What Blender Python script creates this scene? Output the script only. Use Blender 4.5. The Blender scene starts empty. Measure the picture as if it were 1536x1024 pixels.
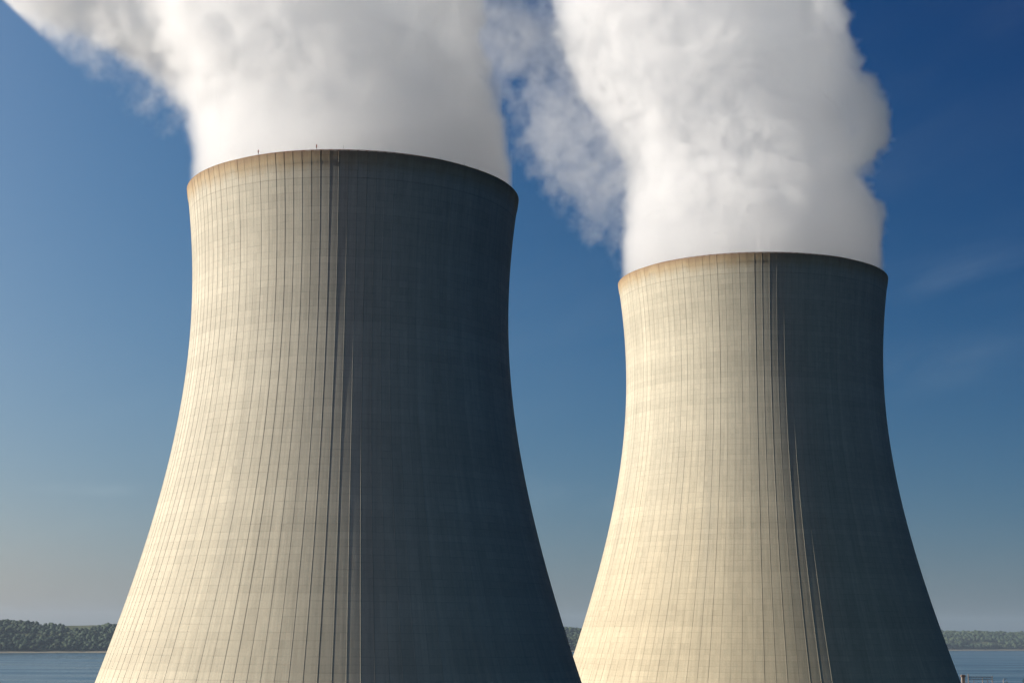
import bpy, bmesh, math, random
import numpy as np
from mathutils import Vector, Matrix

random.seed(7)
rng = np.random.default_rng(7)
R = math.radians
scene = bpy.context.scene
COL = scene.collection

# ------------------------------------------------------------------ place constants (metres)
RIM_Z = 87.4            # tower rim, camera is the origin of heights
GROUND_Z = -35.0
WATER_Z = -50.0
SUN_AZ, SUN_EL = R(-94.0), R(21.0)
KB = 1.10                # the farther tower is a tenth bigger
TOWERS = [(-32.25, 315.4), (59.97 * KB, 392.7 * KB)]

# ------------------------------------------------------------------ helpers
def tag(o, label=None, cat=None, group=None, kind=None):
    if label: o['label'] = label
    if cat: o['category'] = cat
    if group: o['group'] = group
    if kind: o['kind'] = kind
    return o

def link(name, me, mat=None, parent=None):
    o = bpy.data.objects.new(name, me)
    COL.objects.link(o)
    if mat: me.materials.append(mat)
    if parent: o.parent = parent
    return o

def empty(name, loc, rz=0.0):
    o = bpy.data.objects.new(name, None)
    COL.objects.link(o)
    o.location = loc
    o.rotation_euler = (0, 0, rz)
    o.empty_display_size = 2
    return o

def from_bm(name, bm, mat, parent=None, smooth=False):
    me = bpy.data.meshes.new(name)
    bm.normal_update()
    bm.to_mesh(me); bm.free()
    if smooth:
        me.polygons.foreach_set('use_smooth', [True] * len(me.polygons))
    return link(name, me, mat, parent)

def mesh_np(name, verts, faces, mat, parent=None, smooth=False, attr=None):
    """verts (n,3), faces (m,k) all of the same k"""
    me = bpy.data.meshes.new(name)
    n, (m, k) = len(verts), faces.shape
    me.vertices.add(n); me.vertices.foreach_set('co', verts.astype(np.float32).ravel())
    me.loops.add(m * k); me.loops.foreach_set('vertex_index', faces.astype(np.int32).ravel())
    me.polygons.add(m)
    me.polygons.foreach_set('loop_start', (np.arange(m) * k).astype(np.int32))
    me.polygons.foreach_set('use_smooth', np.full(m, smooth))
    if attr is not None:
        for nm, arr in attr.items():
            a = me.attributes.new(nm, 'FLOAT', 'POINT')
            a.data.foreach_set('value', arr.astype(np.float32))
    me.update(calc_edges=True); me.validate()
    return link(name, me, mat, parent)

def box(bm, c, s, rot=None):
    r = bmesh.ops.create_cube(bm, size=1.0)
    M = Matrix.Translation(c) @ (rot.to_4x4() if rot else Matrix.Identity(4)) @ Matrix.Diagonal((*s, 1))
    bmesh.ops.transform(bm, matrix=M, verts=r['verts'])
    return r['verts']

def bar(bm, a, b, r0, r1=None, seg=8):
    a, b = Vector(a), Vector(b)
    r1 = r0 if r1 is None else r1
    r = bmesh.ops.create_cone(bm, cap_ends=True, segments=seg, radius1=r0, radius2=r1, depth=(b - a).length)
    q = (b - a).to_track_quat('Z', 'Y')
    bmesh.ops.transform(bm, matrix=Matrix.Translation((a + b) / 2) @ q.to_matrix().to_4x4(), verts=r['verts'])
    return r['verts']

def ball(bm, c, r, s=(1, 1, 1), u=12, v=8):
    q = bmesh.ops.create_uvsphere(bm, u_segments=u, v_segments=v, radius=r)
    bmesh.ops.transform(bm, matrix=Matrix.Translation(c) @ Matrix.Diagonal((*s, 1)), verts=q['verts'])
    return q['verts']

# ------------------------------------------------------------------ node helpers
class N:
    """a node tree with terse constructors"""
    def __init__(self, tree):
        self.t = tree
    def new(self, typ, **kw):
        n = self.t.nodes.new(typ)
        for k, v in kw.items(): setattr(n, k, v)
        return n
    def put(self, sock, v):
        if v is None: return
        if isinstance(v, bpy.types.NodeSocket): self.t.links.new(v, sock)
        else: sock.default_value = v
    def math(self, op, a, b=None, c=None, clamp=False):
        n = self.new('ShaderNodeMath', operation=op, use_clamp=clamp)
        for i, v in enumerate((a, b, c)): self.put(n.inputs[i], v)
        return n.outputs[0]
    def add(self, a, b): return self.math('ADD', a, b)
    def sub(self, a, b): return self.math('SUBTRACT', a, b)
    def mul(self, a, b): return self.math('MULTIPLY', a, b)
    def vmath(self, op, a, b=None):
        n = self.new('ShaderNodeVectorMath', operation=op)
        self.put(n.inputs[0], a)
        if b is not None: self.put(n.inputs[3 if op == 'SCALE' else 1], b)
        return n.outputs['Value'] if op in ('DISTANCE', 'LENGTH', 'DOT_PRODUCT') else n.outputs[0]
    def xyz(self, x=0.0, y=0.0, z=0.0):
        n = self.new('ShaderNodeCombineXYZ')
        for i, v in enumerate((x, y, z)): self.put(n.inputs[i], v)
        return n.outputs[0]
    def sep(self, v):
        n = self.new('ShaderNodeSeparateXYZ'); self.put(n.inputs[0], v)
        return n.outputs
    def noise(self, vec, scale, detail=3.0, rough=0.5, dist=0.0, out=0):
        n = self.new('ShaderNodeTexNoise')
        self.put(n.inputs['Vector'], vec)
        n.inputs['Scale'].default_value = scale; n.inputs['Detail'].default_value = detail
        n.inputs['Roughness'].default_value = rough; n.inputs['Distortion'].default_value = dist
        return n.outputs[out]
    def white(self, vec):
        n = self.new('ShaderNodeTexWhiteNoise', noise_dimensions='3D'); self.put(n.inputs['Vector'], vec)
        return n.outputs['Value']
    def voronoi(self, vec, scale, feature='F1', **kw):
        n = self.new('ShaderNodeTexVoronoi', feature=feature)
        self.put(n.inputs['Vector'], vec); n.inputs['Scale'].default_value = scale
        for k, v in kw.items(): n.inputs[k].default_value = v
        return n.outputs['Distance']
    def remap(self, v, a, b, c=0.0, d=1.0, smooth=False):
        n = self.new('ShaderNodeMapRange', interpolation_type='SMOOTHSTEP' if smooth else 'LINEAR')
        self.put(n.inputs[0], v)
        for i, q in enumerate((a, b, c, d)): self.put(n.inputs[i + 1], q)
        return n.outputs[0]
    def mix(self, fac, a, b, blend='MIX'):
        n = self.new('ShaderNodeMix', data_type='RGBA', blend_type=blend)
        n.inputs[0].default_value = 1.0
        self.put(n.inputs[0], fac)
        for i, v in ((6, a), (7, b)):
            self.put(n.inputs[i], (*v, 1.0) if isinstance(v, tuple) and len(v) == 3 else v)
        return n.outputs[2]
    def attr(self, name, out='Fac'):
        return self.new('ShaderNodeAttribute', attribute_name=name).outputs[out]

def material(name):
    m = bpy.data.materials.new(name); m.use_nodes = True
    m.node_tree.nodes.clear()
    n = N(m.node_tree)
    out = n.new('ShaderNodeOutputMaterial')
    return m, n, out

def principled(n, out, color, rough=0.8, normal=None, spec=0.3, metal=0.0):
    p = n.new('ShaderNodeBsdfPrincipled')
    n.put(p.inputs['Base Color'], (*color, 1.0) if isinstance(color, tuple) and len(color) == 3 else color)
    n.put(p.inputs['Roughness'], rough)
    p.inputs['Specular IOR Level'].default_value = spec
    p.inputs['Metallic'].default_value = metal
    if normal is not None: n.put(p.inputs['Normal'], normal)
    n.t.links.new(p.outputs[0], out.inputs['Surface'])
    return p

def bump(n, h, strength=0.5, dist=0.05):
    b = n.new('ShaderNodeBump')
    b.inputs['Strength'].default_value = strength; b.inputs['Distance'].default_value = dist
    n.put(b.inputs['Height'], h)
    return b.outputs[0]

def plain(name, color, rough=0.7, var=0.25, scale=3.0, metal=0.0):
    m, n, out = material(name)
    co = n.new('ShaderNodeTexCoord').outputs['Object']
    v = n.noise(co, scale, 5, 0.6)
    k = n.remap(v, 0.3, 0.7, 1 - var, 1 + var)
    c = n.mix(1.0, tuple(color), n.xyz(k, k, k), 'MULTIPLY')
    principled(n, out, c, rough, bump(n, v, 0.3, 0.02), metal=metal)
    return m

# ------------------------------------------------------------------ materials
def concrete(name, tone, tone_low):
    """weathered shell concrete: u = rib bay number, v = metres below the rim"""
    m, n, out = material(name)
    uv = n.new('ShaderNodeUVMap', uv_map='shell_uv').outputs[0]
    u, v, _ = n.sep(uv)
    LIFT = 1.32
    lift = n.math('DIVIDE', v, LIFT)
    fl = n.math('FLOOR', lift)
    half = n.mul(u, 2.0)
    panel = n.white(n.xyz(n.math('FLOOR', half), fl, 3.0))
    ring = n.white(n.xyz(7.0, fl, 1.0))
    bay = n.white(n.xyz(n.math('FLOOR', u), 2.0, 9.0))
    # joints between lifts and between formwork panels
    fr = n.math('FRACT', lift)
    jl = n.math('SUBTRACT', 1.0, n.remap(n.math('ABSOLUTE', n.sub(fr, 0.5)), 0.40, 0.5, 0.0, 1.0))   # 0 at a joint
    wob = n.noise(n.xyz(n.mul(u, 0.35), lift, 0.0), 1.3, 3, 0.6)
    joint = n.mul(n.sub(1.0, jl), n.remap(wob, 0.35, 0.7))
    fv = n.math('FRACT', n.mul(u, 4.0))
    jv = n.remap(n.math('ABSOLUTE', n.sub(fv, 0.5)), 0.44, 0.5, 0.0, 1.0)
    jv = n.mul(jv, n.remap(n.noise(n.xyz(u, n.mul(lift, 0.12), 4.0), 1.0, 2), 0.4, 0.7))
    # runs of dirt down the wall and broad blotches
    run = n.noise(n.xyz(n.mul(u, 2.3), n.mul(v, 0.035), 0.0), 1.0, 5, 0.62)
    run2 = n.noise(n.xyz(n.mul(u, 0.45), n.mul(v, 0.012), 5.0), 1.0, 4, 0.55)
    band = n.noise(n.xyz(n.mul(u, 0.03), n.mul(v, 0.10), 2.0), 1.0, 4, 0.6)
    fine = n.noise(n.xyz(n.mul(u, 6.0), n.mul(v, 2.4), 0.0), 1.0, 4, 0.6)
    k = n.add(1.0, n.mul(n.sub(panel, 0.5), 0.07))
    k = n.mul(k, n.add(1.0, n.mul(n.sub(ring, 0.5), 0.09)))
    k = n.mul(k, n.add(1.0, n.mul(n.sub(bay, 0.5), 0.07)))
    k = n.mul(k, n.add(1.0, n.sub(n.mul(n.math('GREATER_THAN', n.white(n.xyz(n.math('FLOOR', u), fl, 5.0)), 0.965), 0.035), n.mul(n.math('LESS_THAN', n.white(n.xyz(n.math('FLOOR', u), fl, 5.0)), 0.03), 0.045))))
    k = n.mul(k, n.remap(run, 0.3, 0.7, 0.90, 1.06))
    k = n.mul(k, n.remap(run2, 0.3, 0.7, 0.93, 1.06))
    k = n.mul(k, n.remap(band, 0.3, 0.7, 0.92, 1.06))
    weep = n.noise(n.xyz(n.mul(u, 5.0), n.mul(v, 0.09), 3.0), 1.0, 6, 0.7, 0.3)
    k = n.mul(k, n.remap(weep, 0.45, 0.75, 1.03, 0.86))
    k = n.mul(k, n.remap(fine, 0.3, 0.7, 0.95, 1.05))
    k = n.mul(k, n.sub(1.0, n.mul(joint, 0.22)))
    k = n.mul(k, n.sub(1.0, n.mul(jv, 0.12)))
    # darker line along each rib, its strength varying
    fu = n.math('ABSOLUTE', n.sub(n.math('FRACT', n.add(u, 0.5)), 0.5))
    seam = n.remap(fu, 0.04, 0.08, 1.0, 0.0)
    seam = n.mul(seam, n.remap(n.noise(n.xyz(n.math('ROUND', u), n.mul(v, 0.02), 8.0), 1.7, 2), 0.35, 0.6, 0.15, 1.0))
    k = n.mul(k, n.sub(1.0, n.mul(seam, 0.08)))
    base = n.mix(n.remap(n.add(v, n.mul(n.sub(run2, 0.5), 40)), 30, 105, smooth=True), tone, tone_low)
    col = n.mix(1.0, base, n.xyz(k, k, k), 'MULTIPLY')
    # ochre stain under the lip
    edge = n.add(v, n.mul(n.sub(n.noise(n.xyz(n.mul(u, 0.8), n.mul(v, 0.1), 0.0), 1.0, 4, 0.6), 0.5), 4.0))
    st = n.remap(edge, 1.4, 5.2, 1.0, 0.0, smooth=True)
    st = n.mul(st, n.remap(v, 0.0, 5.2, 1.0, 0.5))
    rust = n.mix(n.remap(edge, 0.2, 2.4, smooth=True), (0.25, 0.15, 0.075), (0.41, 0.29, 0.15))
    col = n.mix(n.mul(st, 0.85), col, rust)
    # a thin ring joint below the cornice
    rj = n.remap(n.math('ABSOLUTE', n.sub(v, 5.3)), 0.04, 0.16, 0.2, 0.0)
    col = n.mix(rj, col, (0.16, 0.12, 0.08))
    h = n.sub(n.mul(fine, 0.25), n.add(n.mul(joint, 0.7), n.mul(jv, 0.5)))
    h = n.add(h, n.add(n.mul(panel, 0.2), n.mul(run, 0.4)))
    principled(n, out, col, 0.88, bump(n, h, 0.35, 0.06), spec=0.2)
    return m

M_CONC_A = concrete('weathered_concrete', (0.505, 0.472, 0.378), (0.508, 0.462, 0.350))
M_CONC_B = concrete('warm_concrete', (0.495, 0.462, 0.362), (0.502, 0.442, 0.315))
M_RIM = plain('stained_lip_concrete', (0.17, 0.105, 0.06), 0.9, 0.35, 0.6)
M_RUST = plain('rusty_steel', (0.20, 0.065, 0.028), 0.75, 0.35, 2.0, 0.2)
M_REDLAMP = plain('red_lamp_glass', (0.30, 0.06, 0.05), 0.3, 0.1, 4.0)
M_GREY = plain('galvanised_steel', (0.36, 0.34, 0.33), 0.5, 0.15, 2.0, 0.5)
M_BEIGE = plain('beige_render', (0.27, 0.215, 0.18), 0.85, 0.15, 1.0)
M_ROOF = plain('roof_sheet', (0.20, 0.15, 0.13), 0.7, 0.2, 1.0)
M_GLASS = plain('dark_window_glass', (0.03, 0.04, 0.05), 0.15, 0.1, 1.0)
M_BARK = plain('bark', (0.11, 0.085, 0.06), 0.9, 0.3, 4.0)

def leaves(name, dark, light, attr='tone', rough=0.75):
    m, n, out = material(name)
    t = n.attr(attr)
    co = n.new('ShaderNodeNewGeometry').outputs['Position']
    v = n.noise(co, 0.23, 4, 0.6)
    c = n.mix(n.add(n.mul(t, 0.75), n.mul(n.remap(v, 0.35, 0.65), 0.25)), dark, light)
    principled(n, out, c, rough, spec=0.15)
    return m
M_FOREST = leaves('forest_crowns', (0.016, 0.036, 0.024), (0.085, 0.105, 0.042))
M_LEAF = leaves('tree_leaves', (0.035, 0.055, 0.018), (0.13, 0.135, 0.05))

def terrain_mat(name, a, b, scale):
    m, n, out = material(name)
    co = n.new('ShaderNodeNewGeometry').outputs['Position']
    v = n.noise(co, scale, 6, 0.62)
    w = n.noise(co, scale * 14, 4, 0.6)
    c = n.mix(n.remap(v, 0.35, 0.65), a, b)
    k = n.remap(w, 0.3, 0.7, 0.75, 1.2)
    c = n.mix(1.0, c, n.xyz(k, k, k), 'MULTIPLY')
    principled(n, out, c, 0.95, bump(n, w, 0.5, 0.3), spec=0.1)
    return m
M_GROUND = terrain_mat('rough_grass_ground', (0.035, 0.045, 0.018), (0.075, 0.07, 0.04), 0.02)
M_HILL = terrain_mat('hill_soil_and_scrub', (0.05, 0.07, 0.03), (0.13, 0.13, 0.06), 0.006)
M_SAND = terrain_mat('shore_sand', (0.36, 0.30, 0.21), (0.25, 0.22, 0.16), 0.01)

def water_mat():
    m, n, out = material('river_water')
    co = n.new('ShaderNodeNewGeometry').outputs['Position']
    x, y, z = n.sep(co)
    p = n.xyz(n.mul(x, 0.6), y, 0.0)
    w1 = n.noise(p, 0.35, 5, 0.65)
    w2 = n.noise(n.xyz(n.mul(x, 0.10), n.mul(y, 0.45), 0.0), 0.02, 4, 0.6)     # wind lanes
    calm = n.remap(w2, 0.38, 0.62)
    rough = n.remap(calm, 0.0, 1.0, 0.10, 0.26)
    b = n.new('ShaderNodeBump')
    b.inputs['Distance'].default_value = 0.35
    n.put(b.inputs['Strength'], n.remap(calm, 0.0, 1.0, 0.55, 1.0))
    n.put(b.inputs['Height'], w1)
    col = n.mix(calm, (0.010, 0.055, 0.085), (0.020, 0.07, 0.10))
    p_ = principled(n, out, col, rough, b.outputs[0], spec=0.5)
    p_.inputs['IOR'].default_value = 1.333
    return m
M_WATER = water_mat()

# ------------------------------------------------------------------ setting: ground, water, far shore
def near_shore(x):
    return 900 + 60 * math.sin(x * 0.004) + 25 * math.sin(x * 0.017 + 1)

def ground():
    xs = np.concatenate([np.linspace(-4000, -700, 24), np.linspace(-650, 650, 90), np.linspace(700, 4000, 24)])
    ts = np.concatenate([np.linspace(0, 0.93, 60), np.linspace(0.94, 1.05, 20)])
    V = np.zeros((len(ts), len(xs), 3))
    for j, x in enumerate(xs):
        ys = near_shore(x)
        for i, t in enumerate(ts):
            y = -900 + t * (ys + 900)
            bank = min(1.0, max(0.0, (ys - y) / 70.0)); bank = bank * bank * (3 - 2 * bank)
            flat = GROUND_Z + 0.5 * math.sin(x * 0.02) * math.cos(y * 0.017)
            # the camera stands on a hillock
            d2 = x * x + (y + 10) ** 2
            knoll = 33.2 * math.exp(-d2 / (2 * 75.0 ** 2))
            V[i, j] = (x, y, (WATER_Z - 3) + (flat + knoll - WATER_Z + 3) * bank)
    ni, nj = len(ts), len(xs)
    a = (np.arange(ni - 1)[:, None] * nj + np.arange(nj - 1)[None, :]).ravel()
    F = np.stack([a, a + 1, a + nj + 1, a + nj], 1)
    o = mesh_np('ground', V.reshape(-1, 3), F, M_GROUND, smooth=True)
    tag(o, 'grassy river bank around the feet of the towers', 'ground', kind='structure')
ground()

bm = bmesh.new()
bmesh.ops.create_grid(bm, x_segments=8, y_segments=8, size=1.0)
bmesh.ops.transform(bm, matrix=Matrix.Translation((0, 5000, WATER_Z)) @ Matrix.Diagonal((9000, 9000, 1, 1)), verts=bm.verts)
w = from_bm('water', bm, M_WATER)
tag(w, 'wide blue river with faint wind lanes behind the towers', 'river', kind='structure')

# far shore: a straight reach of bank running away to the right
S0 = np.array([-1280.0, 4000.0]); SD = np.array([3680.0, 3500.0]); SD /= np.linalg.norm(SD)
SN = np.array([-SD[1], SD[0]])
def vnoise(x, y, seed=0):
    xi, yi = np.floor(x).astype(np.int64), np.floor(y).astype(np.int64)
    fx, fy = x - xi, y - yi
    fx = fx * fx * (3 - 2 * fx); fy = fy * fy * (3 - 2 * fy)
    def h(a, b):
        v = np.sin(a * 127.1 + b * 311.7 + seed * 74.7) * 43758.5453
        return v - np.floor(v)
    return (h(xi, yi) * (1 - fx) + h(xi + 1, yi) * fx) * (1 - fy) + (h(xi, yi + 1) * (1 - fx) + h(xi + 1, yi + 1) * fx) * fy
def fbm(x, y, seed=0, o=4):
    t, a, s = 0, 0.5, 0
    for i in range(o):
        t = t + a * vnoise(x * 2 ** i, y * 2 ** i, seed + i * 13); s += a; a *= 0.5
    return t / s
RID_U = np.array([-3200, -1200, -500, 0, 150, 300, 700, 1500, 2100, 2800, 4200, 5600, 9000.0])
RID_H = np.array([70, 80, 84, 90, 84, 78, 72, 82, 88, 74, 80, 76, 70.0])
def hill_h(u, s):
    """height above the water at u along the bank, s metres inland"""
    ridge = np.interp(u, RID_U, RID_H)
    k = np.clip((s - 8) / 520.0, 0, 1); k = k ** 0.8 * (1.7 - 0.7 * k)
    h = 3.0 + ridge * k * (0.86 + 0.28 * (fbm(u / 420.0, s / 260.0, 3) - 0.5) * 2 * np.clip(1.3 - k, 0.12, 1))
    h = h + 15 * (fbm(u / 105.0, s / 300.0, 57, 3) - 0.5) * np.clip(s / 150, 0, 1)
    gul = fbm(u / 130.0, s / 300.0, 9)
    h = h - 9 * np.clip(0.5 - gul, 0, 1) * np.clip(s / 120, 0, 1) * np.clip(1.2 - k, 0, 1)
    return np.where(s < 8, 3.0 * s / 8 - 0.6, h)
def hills():
    us = np.linspace(-3200, 9000, 500); ss = np.concatenate([np.linspace(0, 40, 6), np.linspace(60, 900, 50), [1400, 2600]])
    U, S = np.meshgrid(us, ss)
    H = hill_h(U, S)
    V = np.stack([S0[0] + SD[0] * U + SN[0] * S, S0[1] + SD[1] * U + SN[1] * S, WATER_Z + H], -1)
    ni, nj = U.shape
    a = (np.arange(ni - 1)[:, None] * nj + np.arange(nj - 1)[None, :]).ravel()
    F = np.stack([a, a + 1, a + nj + 1, a + nj], 1)
    o = mesh_np('hills', V.reshape(-1, 3), F, M_HILL, smooth=True)
    tag(o, 'low wooded hills along the far bank', 'hills', kind='structure')
    # beach strip at the foot of the hills
    ss = np.array([-52.0, -40.0, -12.0, 14.0]); hs = np.array([-0.6, 0.5, 2.6, 4.4])
    us = np.linspace(-3200, 9000, 700)
    U, S = np.meshgrid(us, ss); Hh = np.repeat(hs[:, None], len(us), 1) * (0.75 + 0.5 * fbm(U / 90.0, S * 0, 5))
    S = S + 10 * (fbm(U / 160.0, U * 0, 21) - 0.5)
    V = np.stack([S0[0] + SD[0] * U + SN[0] * S, S0[1] + SD[1] * U + SN[1] * S, WATER_Z + Hh], -1)
    ni, nj = U.shape
    a = (np.arange(ni - 1)[:, None] * nj + np.arange(nj - 1)[None, :]).ravel()
    F = np.stack([a, a + 1, a + nj + 1, a + nj], 1)
    o = mesh_np('beach', V.reshape(-1, 3), F, M_SAND, smooth=True)
    tag(o, 'thin pale sandy shoreline along the far bank', 'beach', kind='structure')
hills()

def ico(sub):
    bm = bmesh.new(); bmesh.ops.create_icosphere(bm, subdivisions=sub, radius=1.0)
    v = np.array([p.co[:] for p in bm.verts]); f = np.array([[q.index for q in p.verts] for p in bm.faces]); bm.free()
    return v, f
def forest():
    tv, tf = ico(2)
    pts = []
    # (range along the bank, spacing)
    for u0, u1, sp in ((-900, 800, 8.5), (1300, 2500, 10.5), (4000, 6200, 12.5)):
        n = int((u1 - u0) * 620 / sp ** 2)
        u = rng.uniform(u0, u1, n); s = 16 + 606 * rng.uniform(0, 1, n) ** 1.15
        # meadows and clearings leave gaps
        keep = fbm(u / 170.0, s / 95.0, 31) < 0.575
        keep |= s < 40
        u, s = u[keep], s[keep]
        sz = sp * 0.56 * (0.62 + 1.0 * rng.uniform(0, 1, len(u)) ** 2.2)
        pts.append(np.stack([u, s, sz], 1))
    P = np.concatenate(pts)
    n = len(P)
    z = WATER_Z + hill_h(P[:, 0], P[:, 1])
    X = S0[0] + SD[0] * P[:, 0] + SN[0] * P[:, 1]; Y = S0[1] + SD[1] * P[:, 0] + SN[1] * P[:, 1]
    r = P[:, 2]; hz = rng.uniform(0.75, 1.1, n)
    jit = 1 + 0.16 * rng.standard_normal((n, len(tv))).clip(-1.6, 1.6)
    V = tv[None] * jit[:, :, None] * np.stack([r, r, r * hz], 1)[:, None, :]
    V[:, :, 0] += X[:, None]; V[:, :, 1] += Y[:, None]; V[:, :, 2] += (z + r * 0.75)[:, None]
    F = tf[None] + (np.arange(n) * len(tv))[:, None, None]
    tone = np.clip(0.9 * (fbm(P[:, 0] / 150, P[:, 1] / 90, 77) - 0.22) * 1.25 + rng.normal(0, 0.11, n), 0, 1)
    A = np.repeat(tone, len(tv))
    o = mesh_np('forest', V.reshape(-1, 3), F.reshape(-1, 3), M_FOREST, smooth=True, attr={'tone': A})
    tag(o, 'dark green forest covering the far river bank', 'forest', kind='stuff')
forest()

# ------------------------------------------------------------------ cooling towers
THROAT, ZT, B1, B2 = 31.468, 24.58, 66.95, 69.26
def shell_r(d, k=1.0):     # d metres below the rim
    q = d / k - ZT
    return k * THROAT * math.sqrt(1 + (q / (B1 if q > 0 else B2)) ** 2)
NR = 120

def shell_mesh(mat, phase, K):
    HT = RIM_Z * K - GROUND_Z
    rows = [0.4, 1.2, 2.1, 2.5, 2.9, 3.4] + [3.4 + (HT - 3.4) * i / 110 for i in range(1, 111)]
    rng2 = random.Random(int(phase * 100) + 3)
    RW, RD, THICK = 0.065, 0.034, 0.45
    verts, uvs = [], []
    prof = [(-RW, 0, -1), (-RW * 0.75, RD, -1), (RW * 0.75, RD, -1), (RW, 0, -1), (None, 0.25, 0), (None, 0.5, 0), (None, 0.75, 0)]
    depth = [RD * rng2.choice((0.45, 0.7, 0.9, 1.0, 1.1, 1.25)) for _ in range(NR)]
    # a few ribs were never carried to the top of the shell
    start = [0.2 if rng2.random() > 0.12 else rng2.uniform(4, 50) for _ in range(NR)]
    per = 7 * NR
    dth = 2 * math.pi / NR
    for d in rows:
        r = shell_r(d, K) + 0.10 * min(1.0, max(0.0, (2.9 - d) / 0.7))      # thickened lip
        for k in range(NR):
            th0 = k * dth + phase
            for (off, h, kind) in prof:
                if off is not None:
                    hh = 0.0 if h == 0 else depth[k] * (1.0 if d > start[k] else 0.12)
                    th = th0 + off / r; rr = r + hh; u = k + off / r / dth
                else:
                    th = th0 + h * dth; rr = r; u = k + h
                verts.append((rr * math.cos(th), rr * math.sin(th), HT - d)); uvs.append((u, d))
    faces, fuv = [], []
    for i in range(len(rows) - 1):
        for j in range(per):
            j2 = (j + 1) % per
            a, b, c, e = i * per + j, i * per + j2, (i + 1) * per + j2, (i + 1) * per + j
            faces.append((a, e, c, b))
            wrap = NR if j2 == 0 else 0
            ua, ub, uc, ue = uvs[a], uvs[b], uvs[c], uvs[e]
            fuv += [ua, ue, (uc[0] + wrap, uc[1]), (ub[0] + wrap, ub[1])]
    base = len(verts); n_in = 240
    for d in rows[::5] + [rows[-1]]:
        r = shell_r(d, K) - THICK
        for k in range(n_in):
            th = 2 * math.pi * k / n_in
            verts.append((r * math.cos(th), r * math.sin(th), HT - d)); uvs.append((k * NR / n_in, d + 8))
    ni = len(rows[::5]) + 1
    for i in range(ni - 1):
        for k in range(n_in):
            k2 = (k + 1) % n_in
            a, b, c, e = (base + i * n_in + k, base + i * n_in + k2, base + (i + 1) * n_in + k2, base + (i + 1) * n_in + k)
            faces.append((a, b, c, e)); fuv += [uvs[a], uvs[b], uvs[c], uvs[e]]
    me = bpy.data.meshes.new('shell')
    me.from_pydata(verts, [], faces)
    uvl = me.uv_layers.new(name='shell_uv')
    uvl.data.foreach_set('uv', np.array(fuv, dtype=np.float32).ravel())
    me.polygons.foreach_set('use_smooth', [True] * len(me.polygons))
    sharp = me.attributes.new('sharp_edge', 'BOOLEAN', 'EDGE')
    ed = np.zeros(len(me.edges) * 2, dtype=np.int32); me.edges.foreach_get('vertices', ed); ed = ed.reshape(-1, 2)
    col = ed % per; isrib = (col[:, 0] == col[:, 1]) & (np.isin(col[:, 0] % 7, (0, 1, 2, 3))) & (ed.max(1) < base)
    sharp.data.foreach_set('value', isrib)
    me.materials.append(mat)
    me.validate()
    return me

def ring_mesh(name, prof, mat, parent, seg=360, smooth=False):
    """lathe a closed profile [(r, z)]"""
    v = []; f = []
    m = len(prof)
    for k in range(seg):
        th = 2 * math.pi * k / seg
        for r, z in prof: v.append((r * math.cos(th), r * math.sin(th), z))
    for k in range(seg):
        k2 = (k + 1) % seg
        for i in range(m):
            i2 = (i + 1) % m
            f.append((k * m + i, k2 * m + i, k2 * m + i2, k * m + i2))
    me = bpy.data.meshes.new(name); me.from_pydata(v, [], f); me.validate()
    bmm = bmesh.new(); bmm.from_mesh(me); bmesh.ops.recalc_face_normals(bmm, faces=bmm.faces); bmm.to_mesh(me); bmm.free()
    return link(name, me, mat, parent)

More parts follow.
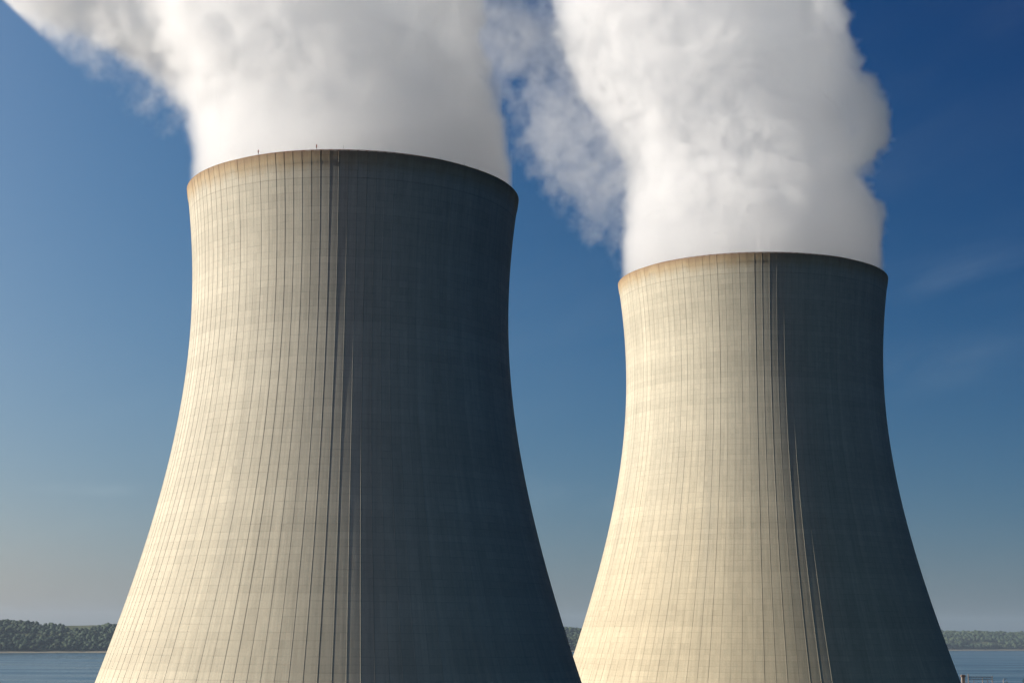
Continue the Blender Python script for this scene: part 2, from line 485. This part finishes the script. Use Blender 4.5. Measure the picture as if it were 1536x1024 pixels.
def tower(x, y, K, phase, mat, label, lights, rods):
    root = empty('cooling_tower', (x, y, GROUND_Z))
    tag(root, label, 'cooling tower', 'concrete cooling towers')
    link('shell', shell_mesh(mat, phase, K), None, root)
    top = RIM_Z * K - GROUND_Z
    r = 32.0 * K
    # cornice: a thickened lip of the shell with a walkway on top
    ring_mesh('rim', [(r + 0.02, top + 0.02), (r + 0.15, top - 0.08), (r + 0.15, top - 0.42), (r - 0.1, top - 0.45), (r - 0.9, top - 0.42), (r - 0.9, top)], M_RIM, root)
    # low rusty kerb rail on short posts
    bm = bmesh.new()
    for k in range(NR):
        th = k * 2 * math.pi / NR + phase
        p = Vector((math.cos(th) * (r + 0.10), math.sin(th) * (r + 0.10), top - 0.15))
        box(bm, p + Vector((0, 0, 0.14)), (0.2, 0.4, 0.26), Matrix.Rotation(th, 3, 'Z'))
    for k in range(NR):
        a0 = k * 2 * math.pi / NR + phase; a1 = a0 + 2 * math.pi / NR
        rr = r + 0.08
        bar(bm, (math.cos(a0) * rr, math.sin(a0) * rr, top + 0.12), (math.cos(a1) * rr, math.sin(a1) * rr, top + 0.12), 0.06, seg=5)
    from_bm('rim_rail', bm, M_RUST, root)
    for (th, kind) in lights:
        c, s = math.cos(th), math.sin(th)
        bm = bmesh.new()
        if kind == 'side':
            bar(bm, (c * (r + 0.1), s * (r + 0.1), top - 1.6), (c * (r + 0.75), s * (r + 0.75), top - 1.6), 0.07)
            bar(bm, (c * (r + 0.1), s * (r + 0.1), top - 2.3), (c * (r + 0.75), s * (r + 0.75), top - 1.66), 0.05)
            lp = (c * (r + 0.62), s * (r + 0.62), top - 1.15)
            box(bm, (c * (r + 0.55), s * (r + 0.55), top - 1.58), (0.7, 0.7, 0.08), Matrix.Rotation(th, 3, 'Z'))
        else:
            bar(bm, (c * (r - .1), s * (r - .1), top - 0.05), (c * (r - .1), s * (r - .1), top + 0.95), 0.03)
            box(bm, (c * (r - .1), s * (r - .1), top + 0.55), (0.2, 0.2, 0.05))
            lp = (c * (r - .1), s * (r - .1), top + 1.05)
        l = from_bm('obstruction_light', bm, M_RUST, root)
        bm = bmesh.new(); ball(bm, lp, 0.12, (1, 1, 1.25))
        bar(bm, (lp[0], lp[1], lp[2] - 0.32), (lp[0], lp[1], lp[2] - 0.12), 0.12, 0.12, 10)
        from_bm('lamp_glass', bm, M_REDLAMP, l, True)
    for th, h in rods:
        c, s = math.cos(th), math.sin(th)
        bm = bmesh.new()
        bar(bm, (c * (r - .3), s * (r - .3), top - 0.1), (c * (r - .3), s * (r - .3), top + h), 0.05, 0.02)
        bar(bm, (c * (r - .3), s * (r - .3), top - 0.05), (c * (r - .3), s * (r - .3), top + 0.25), 0.11, 0.09)
        from_bm('lightning_rod', bm, M_GREY, root)
    return root

def toward(x, y, frac):
    """angle on the rim whose near side shows at frac (-1 left .. 1 right) of its width, seen from the hill"""
    d = math.atan2(-y, -x)
    return d + math.asin(frac)
(xa, ya), (xb, yb) = TOWERS
tower(xa, ya, 1.0, 0.011, M_CONC_A, 'nearer concrete cooling tower with red lamps on its rim, left of the two',
      [(toward(xa, ya, -0.985), 'side'), (toward(xa, ya, -0.565), 'top'), (toward(xa, ya, -0.225), 'top')],
      [(toward(xa, ya, -0.07), 1.15), (toward(xa, ya, 0.50), 0.9), (toward(xa, ya, 0.65), 0.9), (toward(xa, ya, 0.74), 0.8), (toward(xa, ya, 0.83), 0.8)])
tower(xb, yb, KB, 0.027, M_CONC_B, 'farther concrete cooling tower with bare rim, right of the two',
      [], [(toward(xb, yb, -0.30), 0.8)])

# ------------------------------------------------------------------ steam
def steam_material(density):
    m, n, out = material('steam')
    d = n.attr('density')
    pv = n.new('ShaderNodeVolumePrincipled')
    pv.inputs['Color'].default_value = (0.9965, 0.9985, 0.9998, 1)
    pv.inputs['Anisotropy'].default_value = 0.58
    pv.inputs['Density Attribute'].default_value = ''
    n.put(pv.inputs['Density'], n.mul(d, density))
    n.t.links.new(pv.outputs[0], out.inputs['Volume'])
    return m
def skin_material():
    """the outermost droplets: hardly there"""
    m, n, out = material('steam_skin')
    co = n.new('ShaderNodeNewGeometry').outputs['Position']
    f = n.remap(n.noise(co, 0.2, 3), 0.4, 0.7, 0.0, 0.02)
    t = n.new('ShaderNodeBsdfTransparent'); s = n.new('ShaderNodeBsdfTranslucent')
    s.inputs[0].default_value = (0.95, 0.95, 0.95, 1)
    mx = n.new('ShaderNodeMixShader')
    n.put(mx.inputs[0], f); n.t.links.new(t.outputs[0], mx.inputs[1]); n.t.links.new(s.outputs[0], mx.inputs[2])
    n.t.links.new(mx.outputs[0], out.inputs['Surface'])
    return m
M_STEAM = steam_material(0.23)
M_SKIN = skin_material()

def plume(name, x, y, label, bounds, vox, dense, thin, holes, seed, warp, K=1.0):
    """a billowing volume: smooth union of puffs, warped and eaten by noise, then voxelised"""
    (x0, y0, z0), (x1, y1, z1) = [[K * c for c in b] for b in bounds]
    dense, thin, holes = [[tuple(K * c for c in b) for b in bl] for bl in (dense, thin, holes)]
    bm = bmesh.new(); box(bm, ((x0 + x1) / 2, (y0 + y1) / 2, (z0 + z1) / 2), (x1 - x0, y1 - y0, z1 - z0))
    o = from_bm(name, bm, M_SKIN); o.location = (x, y, RIM_Z * K)
    tag(o, label, 'steam', 'steam plumes over the towers')
    vol = bpy.data.objects.new('droplet_cloud', bpy.data.volumes.new('droplet_cloud')); COL.objects.link(vol)
    vol.parent = o
    vol.data.materials.append(M_STEAM)
    def tree_of(nm, ob):
        t = bpy.data.node_groups.new(nm, 'GeometryNodeTree')
        t.interface.new_socket('Geometry', in_out='OUTPUT', socket_type='NodeSocketGeometry')
        t.interface.new_socket('Geometry', in_out='INPUT', socket_type='NodeSocketGeometry')
        ob.modifiers.new('billow', 'NODES').node_group = t
        return t
    t = tree_of('droplet_cloud', vol)
    n = N(t)
    pos = n.new('GeometryNodeInputPosition').outputs[0]
    px, py, pz = n.sep(pos)
    sp = n.vmath('ADD', pos, (seed, seed * 2.0, 0.0))
    grow = n.remap(pz, 0.0, 26.0, 0.12, 1.0, smooth=True)     # calm at the mouth, turbulent above
    wv = n.noise(sp, 1 / 17.0, 2, 0.5, out=1)
    wv = n.vmath('SUBTRACT', wv, (0.5, 0.5, 0.5))
    wv2 = n.noise(sp, 1 / 5.5, 3, 0.55, out=1)
    wv2 = n.vmath('SUBTRACT', wv2, (0.5, 0.5, 0.5))
    p = n.vmath('ADD', pos, n.vmath('SCALE', wv, n.mul(grow, warp)))
    p = n.vmath('ADD', p, n.vmath('SCALE', wv2, n.mul(grow, warp * 0.33)))
    def union(bl, k):
        s = None
        for (bx, by, bz, br) in bl:
            d = n.sub(n.vmath('DISTANCE', p, (bx, by, bz)), br)
            s = d if s is None else n.math('SMOOTH_MIN', s, d, k)
        return s
    sd = union(dense, 3.0)
    vor = n.voronoi(p, 1 / 8.5, 'F1')                 # cauliflower lobes
    vor2 = n.voronoi(n.vmath('ADD', p, (3.1, 1.7, 9.2)), 1 / 3.0, 'F1')
    fine = n.noise(sp, 1 / 4.0, 5, 0.62)
    fine2 = n.noise(n.vmath('ADD', sp, (5.0, 9.0, 2.0)), 1 / 1.9, 2, 0.6)
    rag = n.remap(px, -6.0, 20.0, 1.0, 0.0, smooth=True)      # lee side is ragged, weather side in firm lobes
    lob = n.add(n.mul(n.sub(vor, 0.75), 4.6), n.mul(n.sub(vor2, 0.55), 2.2))
    tat = n.add(n.mul(n.sub(fine, 0.53), 13.0), n.mul(n.sub(fine2, 0.5), 5.0))
    e = n.add(n.mul(lob, n.remap(rag, 0.0, 1.0, 1.0, 0.5)), n.mul(tat, n.remap(rag, 0.0, 1.0, 0.35, 1.0)))
    sd = n.add(sd, n.mul(e, n.remap(pz, 0.0, 24.0, 0.10, 1.0, smooth=True)))
    for (hx, hy, hz, hr) in holes:
        q = n.vmath('ADD', pos, n.vmath('SCALE', wv2, 5.0))
        sd = n.math('SMOOTH_MAX', sd, n.sub(hr, n.vmath('DISTANCE', q, (hx, hy, hz))), 2.0)
    width = n.remap(rag, 0.0, 1.0, 1.5, 3.0)
    den = n.remap(n.math('DIVIDE', n.math('MULTIPLY', sd, -1.0), width), 0.0, 1.0, 0.0, 1.0)
    den = n.mul(den, n.remap(n.noise(sp, 1 / 9.0, 4, 0.6), 0.3, 0.7, 0.65, 1.35))
    den = n.mul(den, n.remap(sd, -10.0, -2.5, 0.15, 1.0, smooth=True))       # core density lowered so light carries through, edges kept dense and crisp
    if thin:
        st = union(thin, 3.5)
        f2 = n.noise(sp, 1 / 6.0, 7, 0.68, 0.25)
        st = n.add(st, n.mul(n.sub(f2, 0.515), 48.0))
        dt = n.remap(n.math('DIVIDE', n.math('MULTIPLY', st, -1.0), 8.0), 0.0, 1.0, 0.0, 0.27)
        den = n.math('MAXIMUM', den, dt)
    # the mouth of the tower: nothing outside the rim below its edge
    rad = n.vmath('LENGTH', n.xyz(px, py, 0.0))
    den = n.mul(den, n.remap(n.sub(n.add(31.9 * K, n.mul(n.math('MAXIMUM', pz, 0.0), 1.0)), rad), 0.0, 0.6))
    den = n.mul(den, n.remap(pz, -1.0, -0.6))
    vc = n.new('GeometryNodeVolumeCube')
    n.put(vc.inputs['Density'], den)
    vc.inputs['Background'].default_value = 0.0
    vc.inputs['Min'].default_value = (x0, y0, z0); vc.inputs['Max'].default_value = (x1, y1, z1)
    for nm, a, b in (('Resolution X', x0, x1), ('Resolution Y', y0, y1), ('Resolution Z', z0, z1)):
        vc.inputs[nm].default_value = int((b - a) / vox)
    sm1 = n.new('GeometryNodeSetMaterial'); sm1.inputs['Material'].default_value = M_STEAM
    t.links.new(vc.outputs[0], sm1.inputs[0])
    go = n.new('NodeGroupOutput'); t.links.new(sm1.outputs[0], go.inputs[0])
    # the outline of the cloud as a surface
    t = tree_of('steam_skin', o); n = N(t)
    oi = n.new('GeometryNodeObjectInfo', transform_space='RELATIVE'); oi.inputs['Object'].default_value = vol
    v2m = n.new('GeometryNodeVolumeToMesh')
    v2m.resolution_mode = 'VOXEL_SIZE'
    v2m.inputs['Voxel Size'].default_value = vox * 1.6
    v2m.inputs['Threshold'].default_value = 0.07
    v2m.inputs['Adaptivity'].default_value = 0.1
    sm2 = n.new('GeometryNodeSetMaterial'); sm2.inputs['Material'].default_value = M_SKIN
    t.links.new(oi.outputs['Geometry'], v2m.inputs[0]); t.links.new(v2m.outputs[0], sm2.inputs[0])
    go = n.new('NodeGroupOutput'); t.links.new(sm2.outputs[0], go.inputs[0])
    return o

plume('steam_plume', xa, ya, 'white steam plume leaning and trailing off left from the nearer tower',
      ((-92, -38, -1), (38, 38, 58)), 0.72,
      [(-0.3, 0, -1, 32.6), (-1.8, 0, 9, 31), (-3.5, 0, 18, 29.5), (-6, 0, 28, 30.5), (-9, 0, 38, 31.5), (-13, 2, 50, 33),
       (-32, 0, 27, 9), (-38, 2, 36, 11.5), (-47, 4, 43, 12), (-58, 6, 49, 12), (-70, 8, 53, 13), (-82, 8, 57, 12),
       (-24, -10, 36, 16), (20, -2, 25, 7), (18, -8, 36, 8), (-40, 4, 50, 16)],
      [(-37, 3, 26, 8), (-46, 5, 34, 9), (-58, 7, 39, 8), (-72, 9, 42, 8)], [], 11.3, 8.0)
plume('steam_plume', xb, yb, 'white billowing steam plume with thin wisps drifting left from the farther tower',
      ((-86, -36, -1), (42, 36, 84)), 0.8,
      [(0, 0, -1, 32.6), (-0.3, 0, 10, 31.5), (-3.5, 0, 22, 26.8), (-4, 0, 33, 26.5), (-6, 0, 46, 28.5), (2, -6, 34, 22), (-9, 0, 58, 32), (-13, 0, 72, 33),
       (21.5, -3, 40, 13), (15, -6, 46, 10), (24, -3, 15, 8), (18, -4, 56, 9), (14, -4, 66, 10.5),
       (-28, 0, 57, 17), (-34, 0, 66, 15), (-34, 0, 76, 15)],
      [(-35, 4, 17, 6), (-38, 4, 24, 9), (-43, 5, 32, 10), (-48, 6, 40, 11), (-51, 6, 49, 9), (-45, 6, 46, 10), (-38, 5, 36, 9), (-33, 2, 28, 8), (-36, 2, 43, 10), (-42, 3, 55, 10), (-34, 2, 20, 6), (-33, 2, 13, 4),
       (-50, 5, 60, 8), (-54, 6, 66, 11), (-62, 8, 68, 12), (-70, 8, 72, 12), (-63, 8, 62, 8), (-78, 8, 78, 12)],
      [(1.5, -31, 55, 3.0)], 47.7, 8.0, KB)

# ------------------------------------------------------------------ small things on the near bank, right
def small_things():
    gz = GROUND_Z
    # slim beige vent tower on a wider block
    t = empty('vent_tower', (144.3, 520, gz))
    tag(t, 'slim beige tower on a wider block beside the farther cooling tower', 'tower')
    bm = bmesh.new(); box(bm, (0, 0, 10.6), (2.4, 2.4, 21.2)); from_bm('block', bm, M_BEIGE, t)
    bm = bmesh.new(); box(bm, (-0.25, 0, 22.15), (0.95, 0.95, 1.9)); from_bm('shaft', bm, M_BEIGE, t)
    bm = bmesh.new(); box(bm, (-0.25, 0, 23.3), (1.45, 1.45, 0.4)); box(bm, (-0.25, 0, 23.62), (1.0, 1.0, 0.24)); from_bm('cap', bm, M_ROOF, t)
    for z in (6.5, 12.0, 17.5):
        bm = bmesh.new(); box(bm, (0.1, -1.22, z), (0.9, 0.06, 1.3)); from_bm('window', bm, M_GLASS, t)
    # line gantry: posts, beam, insulators
    g = empty('gantry', (150.2, 522, gz))
    tag(g, 'pale steel line gantry with posts under one long beam', 'gantry')
    for dx, h in ((-3.9, 24.0), (0.6, 23.1), (3.7, 23.4)):
        bm = bmesh.new(); bar(bm, (dx, 0, 0), (dx, 0, h), 0.20, 0.12, 10); bar(bm, (dx, 0, 0), (dx, 0, 0.5), 0.5, 0.5, 10)
        from_bm('post', bm, M_BEIGE, g)
    bm = bmesh.new(); box(bm, (-0.1, 0, 23.0), (7.9, 0.22, 0.22)); box(bm, (-0.1, 0, 22.3), (7.9, 0.16, 0.16))
    for k in range(9): bar(bm, (-3.9 + k * .86, 0, 22.3), (-3.5 + k * .86, 0, 23.0), 0.05, seg=6)
    from_bm('beam', bm, M_GREY, g)
    for dx in (-2.2, 2.2):
        bm = bmesh.new()
        for q in range(5): bar(bm, (dx, 0, 22.2 - q * .24), (dx, 0, 22.1 - q * .24), 0.16, 0.10, 10)
        bar(bm, (dx, 0, 22.25), (dx, 0, 21.0), 0.05, seg=8)
        from_bm('insulator', bm, M_ROOF, g)
    l = empty('lamp_post', (156.5, 519, gz))
    tag(l, 'thin mast lamp standing between the gantry and the leafy trees', 'lamp')
    bm = bmesh.new(); bar(bm, (0, 0, 0), (0, 0, 22.3), 0.22, 0.10, 10); bar(bm, (0, 0, 22.2), (0.5, 0, 22.5), 0.07, 0.07, 8); from_bm('pole', bm, M_GREY, l)
    bm = bmesh.new(); box(bm, (0.6, 0, 22.55), (0.85, 0.4, 0.2)); from_bm('lamp_head', bm, M_GREY, l)
small_things()

def tree(x, y, h, rad, label, seed):
    r = random.Random(seed); g = np.random.default_rng(seed)
    t = empty('tree', (x, y, GROUND_Z))
    tag(t, label, 'tree', 'trees on the near bank')
    bm = bmesh.new()
    bar(bm, (0, 0, -0.3), (0.2, 0, h * 0.45), 0.5, 0.34, 10); bar(bm, (0.2, 0, h * 0.45), (0.3, 0.2, h * 0.86), 0.34, 0.10, 8)
    for k in range(9):
        a = k * 2.4; z = h * (0.4 + 0.05 * k)
        bar(bm, (0.22, 0.05, z), (math.cos(a) * rad * 0.7, math.sin(a) * rad * 0.7, z + h * 0.16), 0.14, 0.04, 6)
    from_bm('trunk', bm, M_BARK, t)
    nc = 60
    u = g.normal(size=(nc, 3)); u /= np.linalg.norm(u, axis=1)[:, None]
    c = u * (g.uniform(0.35, 1.0, nc) ** 0.6)[:, None] * np.array([rad, rad, h * 0.30]); c[:, 2] += h * 0.68
    nl = 130
    L = c[:, None, :] + g.normal(size=(nc, nl, 3)) * np.array([0.75, 0.75, 0.55]) * rad * 0.2
    tone = np.clip(np.repeat(g.uniform(0, 1, nc)[:, None], nl, 1) + g.normal(0, 0.15, (nc, nl)), 0, 1)
    L = L.reshape(-1, 3); tone = tone.ravel(); m = len(L)
    A = g.normal(size=(m, 3)); A /= np.linalg.norm(A, axis=1)[:, None]
    B = np.cross(A, g.normal(size=(m, 3))); B /= np.linalg.norm(B, axis=1)[:, None]
    s = g.uniform(0.12, 0.26, m)[:, None]
    V = np.stack([L - A * s * 1.6, L + B * s * 0.8, L + A * s * 1.6, L - B * s * 0.8], 1).reshape(-1, 3)
    F = np.arange(m * 4).reshape(-1, 4)
    mesh_np('crown', V, F, M_LEAF, t, attr={'tone': np.repeat(tone, 4)})
tree(164.4, 519, 23.6, 3.4, 'taller leafy olive green tree at the corner of the near bank', 5)
tree(160.6, 526, 21.9, 2.6, 'shorter leafy tree next to the thin mast lamp', 9)

# ------------------------------------------------------------------ air
def haze():
    m, n, out = material('river_haze')
    pv = n.new('ShaderNodeVolumePrincipled')
    pv.inputs['Color'].default_value = (0.66, 0.82, 1.0, 1)
    pv.inputs['Density'].default_value = HAZE
    pv.inputs['Anisotropy'].default_value = 0.1
    n.t.links.new(pv.outputs[0], out.inputs['Volume'])
    bm = bmesh.new(); box(bm, (0, 5000, 61), (18600, 18600, 234))
    o = from_bm('haze', bm, m)
    tag(o, 'thin bluish river haze softening the far hills', 'haze', kind='stuff')
HAZE = 3.2e-5
if HAZE: haze()

# ------------------------------------------------------------------ light, sky, camera
def world():
    w = bpy.data.worlds.new('World'); scene.world = w; w.use_nodes = True
    w.node_tree.nodes.clear(); n = N(w.node_tree)
    sky = n.new('ShaderNodeTexSky', sky_type='NISHITA')
    sky.sun_disc = False
    sky.sun_elevation = SUN_EL; sky.sun_rotation = SUN_AZ
    sky.altitude = 200; sky.air_density = 1.0; sky.dust_density = 0.6; sky.ozone_density = 2.0
    # a polarised autumn sky: deeper and bluer away from the sun
    STR = 0.08
    DIM = 2 ** -0.45
    d = n.new('ShaderNodeTexCoord').outputs['Generated']
    sh = n.vmath('DOT_PRODUCT', d, (math.sin(SUN_AZ), math.cos(SUN_AZ), 0.0))
    sh = n.math('MINIMUM', n.math('MAXIMUM', sh, -0.75), 0.25)
    el = n.math('MINIMUM', n.math('MAXIMUM', n.sep(d)[2], 0.0), 0.5)
    dx, dy, dz = n.sep(d)
    low = n.remap(dz, 0.0, 0.16, 1.0, 0.0)
    high = n.math('MAXIMUM', n.sub(dz, 0.37), 0.0)
    cv = n.xyz(n.mul(dx, 5.0), n.mul(dy, 5.0), n.add(n.mul(dz, 17.0), n.mul(dx, -5.0)))
    w1 = n.noise(cv, 1.3, 6, 0.6, 0.4); w2 = n.noise(cv, 0.45, 2, 0.5)
    def patch(v, wide, tall):
        q = n.vmath('SUBTRACT', d, v)
        q = n.vmath('LENGTH', n.vmath('MULTIPLY', q, (1 / wide, 1 / wide, 1 / tall)))
        return n.remap(q, 0.0, 1.0, 1.0, 0.0, smooth=True)
    m = n.remap(w2, 0.47, 0.66, 0.0, 0.3, smooth=True)
    for v, wide, tall in (((0.278, 0.935, 0.215), 0.09, 0.028), ((0.243, 0.955, 0.165), 0.10, 0.03), ((-0.232, 0.968, 0.085), 0.08, 0.007), ((0.03, 0.99, 0.09), 0.10, 0.02)):
        m = n.math('MAXIMUM', m, patch(v, wide, tall))
    wisp = n.mul(n.remap(w1, 0.36, 0.80, smooth=True), m)
    sc = n.new('ShaderNodeSeparateColor'); n.t.links.new(sky.outputs[0], sc.inputs[0])
    cc = n.new('ShaderNodeCombineColor')
    for i, (a, b, k, e) in enumerate(((0.17, 1.541, 1.35, 9.8), (-0.30, 1.029, 1.0, 4.4), (-0.315, 0.745, 0.7, 2.3))):
        v = n.math('MINIMUM', n.mul(sc.outputs[i], STR), 0.8)
        v = n.math('POWER', n.math('MAXIMUM', v, 1e-4), b)
        g = n.math('EXPONENT', n.add(n.add(n.add(a + math.log(DIM / STR), n.mul(low, (-0.17, -0.07, -0.05)[i])), n.mul(high, (-1.6, -0.5, -1.2)[i])), n.mul(sh, n.add(k, n.mul(el, e)))))
        # faint high cirrus
        n.put(cc.inputs[i], n.add(n.mul(v, g), n.mul(wisp, (0.060, 0.062, 0.055)[i] * DIM / STR)))
    bg = n.new('ShaderNodeBackground'); bg.inputs['Strength'].default_value = STR
    n.t.links.new(cc.outputs[0], bg.inputs[0])
    out = n.new('ShaderNodeOutputWorld'); n.t.links.new(bg.outputs[0], out.inputs[0])
world()

sd = Vector((math.sin(SUN_AZ) * math.cos(SUN_EL), math.cos(SUN_AZ) * math.cos(SUN_EL), math.sin(SUN_EL)))
sun = bpy.data.lights.new('sun', 'SUN'); sun.energy = 5.0; sun.angle = R(0.53); sun.color = (1.0, 0.955, 0.86)
so = bpy.data.objects.new('sun', sun); COL.objects.link(so)
so.rotation_euler = sd.to_track_quat('Z', 'Y').to_euler(); so.location = sd * 500

cam = bpy.data.cameras.new('camera'); co = bpy.data.objects.new('camera', cam); COL.objects.link(co)
cam.sensor_width = 36.0; cam.lens = 2403.8 / 1536 * 36.0
cam.clip_start = 0.5; cam.clip_end = 40000
co.matrix_world = Matrix.Rotation(R(90 + 10.386), 4, 'X') @ Matrix.Rotation(R(0.386), 4, 'Z')
scene.camera = co

scene.view_settings.view_transform = 'Standard'; scene.view_settings.look = 'None'
scene.view_settings.exposure = 0.45; scene.view_settings.gamma = 1.0
scene.render.engine = 'CYCLES'
cy = scene.cycles
cy.use_denoising = True
cy.use_adaptive_sampling = True; cy.adaptive_threshold = 0.02; cy.adaptive_min_samples = 24
cy.max_bounces = 48; cy.volume_bounces = 48; cy.diffuse_bounces = 0; cy.glossy_bounces = 2; cy.transmission_bounces = 4
cy.transparent_max_bounces = 24
cy.volume_step_rate = 1.5; cy.volume_max_steps = 256
